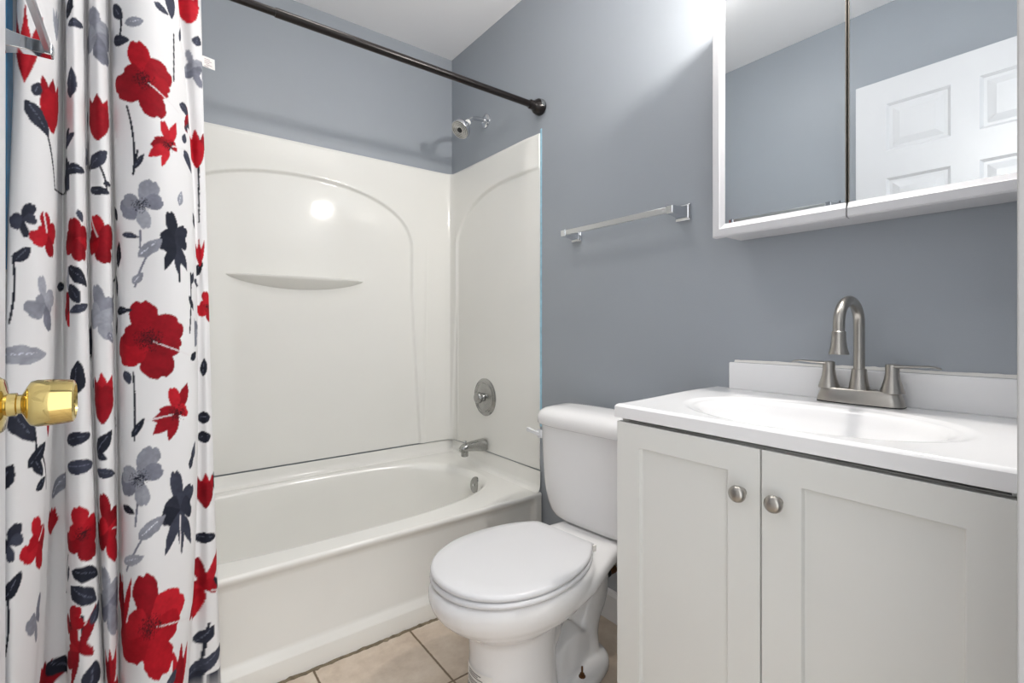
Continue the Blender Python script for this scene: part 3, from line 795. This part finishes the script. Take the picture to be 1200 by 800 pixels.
    def petal(s, z, ln, wd, ang, col, k=1., heart=1):
        W_ = window(s, z, ln*1.15)
        if W_ is None: return
        a, b_, dx, dz = W_; c, sn = cos(ang), sin(ang)
        p = (dx*c+dz*sn)/ln; q = (-dx*sn+dz*c)/(wd/2)
        tip = 1-.09*heart*np.exp(-(q/.22)**2)
        pp = np.clip(p/tip, 0, 1)
        prof = np.clip(np.sin(pp**1.45*pi), 0, 1)**.62 + .10*(1-pp) if heart else np.clip(np.sin(pp**.9*pi), 0, 1)**.9
        m_ = (p > 0) & (p < tip) & (np.abs(q)+edge_n[a, b_]*.18 < prof)
        paint((a, b_), m_, col, k)
    def line(s, z, ln, ang, th=.0016):
        for t in np.linspace(.12, 1, 40):
            x, y = s+cos(ang)*ln*t, z+sin(ang)*ln*t
            W_ = window(x, y, .006)
            if W_ is None: continue
            a, b_, dx, dz = W_; m_ = dx*dx+dz*dz < th*th
            img[a, b_] = np.where(m_[..., None], np.array(srgb(232,228,229)[:3]), img[a, b_])
    def flower(s, z, rx, rz, pal, petals, centre=True, gap=None):
        for ang, ln, wd, hrt in petals:
            an = radians(ang); sc = sqrt((rx*cos(an))**2+(rz*sin(an))**2); sw = sqrt((rx*sin(an))**2+(rz*cos(an))**2)
            petal(s, z, sc*ln, sw*wd, an, pal[int(rng.integers(3))], .90+.2*rng.random(), hrt)
        if gap is not None: line(s, z, max(rx, rz)*1.05, radians(gap))
        if centre:
            W_ = window(s, z, rx)
            a, b_, dx, dz = W_; rr = np.hypot(dx, dz)/(min(rx, rz)*.62)
            m_ = rr + (rng.random(rr.shape)-.2)*.9 < .6
            paint((a, b_), m_, np.array(srgb(58,10,20)[:3]) if pal is RED else NAVY[1])
    OPEN = [(98,1.08,.80,1),(36,1.05,.80,1),(-18,1.0,.62,1),(-74,1.12,.92,1),(214,1.08,.86,1),(160,.78,.60,1)]
    SIDE = [(72,1.1,.50,0),(100,.95,.5,1),(160,.8,.4,0),(192,1.1,.46,0),(222,1.15,.5,0),(255,.95,.45,0),(20,.5,.5,1)]
    BELL = [(90,1.05,1.25,1),(90,1.85,.95,0),(101,1.80,.80,0),(79,1.80,.80,0),(90,1.45,1.5,1)]
    TRI = [(68,1.12,.85,1),(20,1.0,.62,1),(205,1.0,.80,1),(158,.85,.55,1),(-82,.95,.62,1)]
    DARK = [(98,1.12,.66,1),(60,.8,.6,1),(165,.9,.72,1),(200,.8,.6,1),(15,.75,.6,1),(-68,1.1,.46,0),(-86,1.15,.4,0),(-108,1.1,.48,0)]
    H_, V_ = 1/575., 1/496.
    def F(px, py, w_, h_, pal, kind, gap=None, centre=True):
        s, z = fabric(px, py + (h_*.9 if kind is BELL else 0)); flower(s, z, w_*H_, h_*V_, pal, kind, centre, gap)
    def Lf(px, py, ln, wd, ang, pal=NAVY):
        s, z = fabric(px, py); leaf(s, z, ln*.0019, wd*.0019, radians(ang), pal)
    def St(x0, y0, x1, y1, bend=.006, pal=NAVY):
        stem(fabric(x0, y0), fabric(x1, y1), bend, pal)
    # filler print over the folds that the photograph hides
    for k in range(46):
        s, z = rng.random()*LEN, .1+rng.random()*1.85
        if rng.random() < .4: flower(s, z, .03, .04, (RED, GREY, NAVY)[k % 3], OPEN if k % 2 else BELL)
        else: leaf(s, z, .05, .022, rng.random()*6, NAVY)
    # clean ground where the print is known from the photograph
    for (px, py0, py1) in ((40,0,800),(18,250,800),(90,0,800),(118,0,800),(180,0,800),(224,0,800),(60,0,260),(146,0,800),(212,0,800),(160,0,800),(200,0,800),(110,0,800),(100,0,800),(128,0,800),(30,100,800)):
        for py in range(py0, py1, 8):
            s, z = fabric(px, py); W_ = window(s, z, .016)
            if W_ is not None: img[W_[0], W_[1]] = np.array(srgb(236,235,236)[:3])
    # stems first
    St(148,124,158,200,.012); St(163,176,158,204,0); St(57,155,66,222,.004); St(66,222,74,226,0); St(205,40,205,95,0); St(234,160,235,260,0)
    St(115,190,127,222,.006); St(140,22,136,52,.006); St(16,300,12,378,.010); St(137,300,134,350,0); St(178,292,160,336,-.006,GREY); St(225,320,224,390,.004)
    St(158,436,159,516,.004); St(166,270,166,290,0,GREY); St(42,500,44,540,.004); St(50,530,56,572,.006); St(180,612,147,668,-.008,GREY); St(163,590,160,616,0,GREY)
    St(5,690,4,770,.014); St(247,730,236,780,0); St(78,650,76,694,0); St(98,722,98,760,0); St(212,268,212,330,0); St(92,262,95,300,0)
    # red flowers
    F(170,93,32,44,RED,OPEN,-35); F(175,398,40,46,RED,OPEN,-25); F(177,735,38,58,RED,OPEN,-12)
    F(199,170,20,32,RED,SIDE,5); F(210,484,27,36,RED,SIDE,190); F(63,126,20,34,RED,BELL,None,False); F(113,137,20,30,RED,BELL,None,False)
    F(30,55,8,46,RED,BELL,None,False); F(230,172,14,28,RED,BELL,None,False); F(221,8,12,22,RED,BELL,None,False)
    F(57,275,15,24,RED,OPEN,100,False); F(88,280,24,24,RED,OPEN,None,False); F(117,280,22,28,RED,OPEN,110,False)
    F(122,468,20,32,RED,BELL,None,False); F(58,497,8,16,RED,BELL,None,False); F(98,626,22,30,RED,OPEN,None,True); F(128,620,17,40,RED,OPEN,-15,False)
    F(46,636,16,28,RED,OPEN,60,False); F(61,612,13,16,RED,BELL,None,False); F(81,732,16,22,RED,TRI,None,True); F(94,764,9,44,RED,SIDE,None,False)
    F(239,574,13,24,RED,BELL,None,False); F(238,690,17,44,RED,SIDE,-30,False); F(211,790,12,34,RED,BELL,None,False); F(142,712,6,40,RED,BELL,None,False); F(130,790,9,26,RED,BELL,None,False)
    F(236,293,4,22,RED,BELL,None,False); F(52,800,16,20,RED,BELL,None,False)
    # grey flowers
    F(167,240,26,32,GREY,TRI); F(165,560,28,36,GREY,TRI); F(111,40,20,32,GREY,OPEN,None,False); F(119,366,19,32,GREY,OPEN,None,False); F(54,356,11,30,GREY,OPEN,None,False)
    F(128,706,17,38,GREY,OPEN,None,False); F(228,80,6,24,GREY,OPEN,None,False); F(68,30,7,20,GREY,BELL,None,False); F(44,726,9,26,GREY,TRI,None,False)
    # navy flowers
    F(207,284,21,36,NAVY,DARK,None,False); F(213,598,22,46,NAVY,DARK,-88,False); F(203,4,12,20,NAVY,BELL,None,False); F(28,258,12,20,NAVY,TRI,None,False); F(12,638,14,20,NAVY,TRI,None,False)
    # leaves
    for a in ((79,8,28,13,70),(90,26,24,10,15),(81,96,38,15,88),(46,138,40,17,-55),(45,104,18,10,75),(78,164,26,11,35),(88,197,30,14,0),(115,186,32,16,50),(115,223,26,11,-5),(129,216,12,6,10),
              (138,47,22,14,0),(135,14,26,14,-60),(213,40,24,8,65),(233,48,16,9,80),(219,128,26,15,-10),(218,162,14,9,75),(223,190,34,14,-55),(164,189,24,7,60),(96,253,16,7,-70),(191,10,20,10,-20),
              (28,298,22,12,55),(93,323,36,16,-40),(84,344,26,16,-60),(96,361,30,11,20),(137,298,34,16,80),(135,335,28,11,-80),(140,364,30,11,5),(154,276,20,8,-10),(91,442,42,18,85),(28,500,42,20,-60),
              (150,442,18,10,-70),(163,501,26,8,60),(122,519,34,16,55),(91,514,34,16,10),(47,532,32,14,50),(227,326,18,8,70),(226,355,22,6,-70),(229,417,16,10,40),(238,430,26,9,85),(238,489,16,16,0),(238,512,16,16,10),
              (229,528,24,8,75),(47,548,24,12,-60),(51,566,20,10,40),(96,547,38,17,0),(118,535,16,9,-30),(125,555,30,12,-15),(148,597,18,9,-35),(105,672,34,16,-25),(98,699,36,18,-45),(115,716,26,11,60),(17,687,30,14,60),
              (78,672,22,7,70),(71,778,26,14,-60),(111,790,30,15,85),(243,744,22,14,60),(246,776,44,14,45),(250,794,20,14,30),(226,540,20,7,75),(203,795,20,10,60),(8,560,30,16,65),(242,630,22,14,-10),(232,790,14,8,45)):
        Lf(*a)
    for a in ((30,416,46,21,0),(159,25,22,12,20),(178,290,36,15,45),(163,326,18,9,55),(180,618,38,17,38),(157,656,26,12,15),(71,566,34,13,60),(213,232,22,7,80),(132,396,16,9,-60)):
        Lf(*a, GREY)
    # sample the print onto the woven cloth
    ss = np.clip((u*PXM), 0, Wp-1.001); zz = np.clip(zs*PXM, 0, Hp-1.001)
    si, zi = ss.astype(int), zz.astype(int); fs, fz = (ss-si)[:, None, None], (zz-zi)[None, :, None]
    g = lambda a, b_: img[np.ix_(np.minimum(b_, Hp-1), np.minimum(a, Wp-1))].transpose(1, 0, 2)
    colr = g(si, zi)*(1-fs)*(1-fz)+g(si+1, zi)*fs*(1-fz)+g(si, zi+1)*(1-fs)*fz+g(si+1, zi+1)*fs*fz
    # hem rows at the bottom and mesh
    idx = np.arange(NS*NZ).reshape(NS, NZ)
    q = np.stack([idx[:-1,:-1], idx[1:,:-1], idx[1:,1:], idx[:-1,1:]], -1).reshape(-1, 4)
    me = bpy.data.meshes.new('shower_curtain'); me.vertices.add(NS*NZ); me.vertices.foreach_set('co', V.reshape(-1))
    me.loops.add(q.size); me.loops.foreach_set('vertex_index', q.reshape(-1).astype(np.int32))
    me.polygons.add(len(q)); me.polygons.foreach_set('loop_start', np.arange(0, q.size, 4, dtype=np.int32)); me.polygons.foreach_set('loop_total', np.full(len(q), 4, np.int32))
    me.update(calc_edges=True); me.validate()
    at = me.color_attributes.new('print', 'FLOAT_COLOR', 'POINT')
    at.data.foreach_set('color', np.concatenate([colr.reshape(-1, 3), np.ones((NS*NZ, 1))], 1).astype(np.float32).reshape(-1))
    me.polygons.foreach_set('use_smooth', np.ones(len(q), bool))
    m = bpy.data.materials.new('printed_cotton'); m.use_nodes = True; nt = m.node_tree; b_ = nt.nodes['Principled BSDF']
    vc = nt.nodes.new('ShaderNodeVertexColor'); vc.layer_name = 'print'
    nt.links.new(vc.outputs[0], b_.inputs['Base Color']); b_.inputs['Roughness'].default_value = .75; b_.inputs['Specular IOR Level'].default_value = .25
    tc = nt.nodes.new('ShaderNodeTexCoord'); mp = nt.nodes.new('ShaderNodeMapping'); mp.inputs['Scale'].default_value = (60, 60, 900)
    nz = nt.nodes.new('ShaderNodeTexNoise'); nz.inputs['Scale'].default_value = 1; nz.inputs['Detail'].default_value = 2
    nt.links.new(tc.outputs['Object'], mp.inputs[0]); nt.links.new(mp.outputs[0], nz.inputs['Vector'])
    bp = nt.nodes.new('ShaderNodeBump'); bp.inputs['Strength'].default_value = .25; bp.inputs['Distance'].default_value = .001
    nt.links.new(nz.outputs['Fac'], bp.inputs['Height']); nt.links.new(bp.outputs[0], b_.inputs['Normal'])
    tr = nt.nodes.new('ShaderNodeBsdfTranslucent'); nt.links.new(vc.outputs[0], tr.inputs[0])
    mix = nt.nodes.new('ShaderNodeMixShader'); mix.inputs[0].default_value = .12
    nt.links.new(b_.outputs[0], mix.inputs[1]); nt.links.new(tr.outputs[0], mix.inputs[2]); nt.links.new(mix.outputs[0], nt.nodes['Material Output'].inputs[0])
    me.materials.append(m)
    o = bpy.data.objects.new('shower_curtain', me); COL.objects.link(o)
    tag(o, 'white fabric shower curtain printed with red, grey and navy flowers, drawn to the left', 'shower curtain')
    # white care tag sewn to the free edge
    j = int(np.searchsorted(zs, 1.765)); e = V[-1, j]
    lb = MB().add([(e[0]-.004, e[1]-.002, e[2]+.016), (e[0]+.028, e[1]-.006, e[2]+.010), (e[0]+.029, e[1]-.0065, e[2]-.019), (e[0]-.004, e[1]-.002, e[2]-.013)], [(0,1,2,3)])
    lb.v += [(x, y+.0006, z) for x, y, z in lb.v]; lb.f += [(7,6,5,4),(0,4,5,1),(1,5,6,2),(2,6,7,3),(3,7,4,0)]; lb.mi += [0]*5
    ct = lb.build('care_tag', M['label'], o, smooth=False)
    im = MB()
    for k, (f0, f1) in enumerate(((.15,.6),(.15,.75),(.15,.55),(.3,.8),(.15,.5))):
        z = e[2]+.009-.005*k
        im.add([(e[0]+.028*f0, e[1]-.0028-.004*f0, z-.0009-.006*f0), (e[0]+.028*f1, e[1]-.0028-.004*f1, z-.0009-.006*f1), (e[0]+.028*f1, e[1]-.0028-.004*f1, z+.0009-.006*f1), (e[0]+.028*f0, e[1]-.0028-.004*f0, z+.0009-.006*f0)], [(0,1,2,3)])
    im.build('tag_print', M['pinkink'], ct, smooth=False)
    return o
curtain()
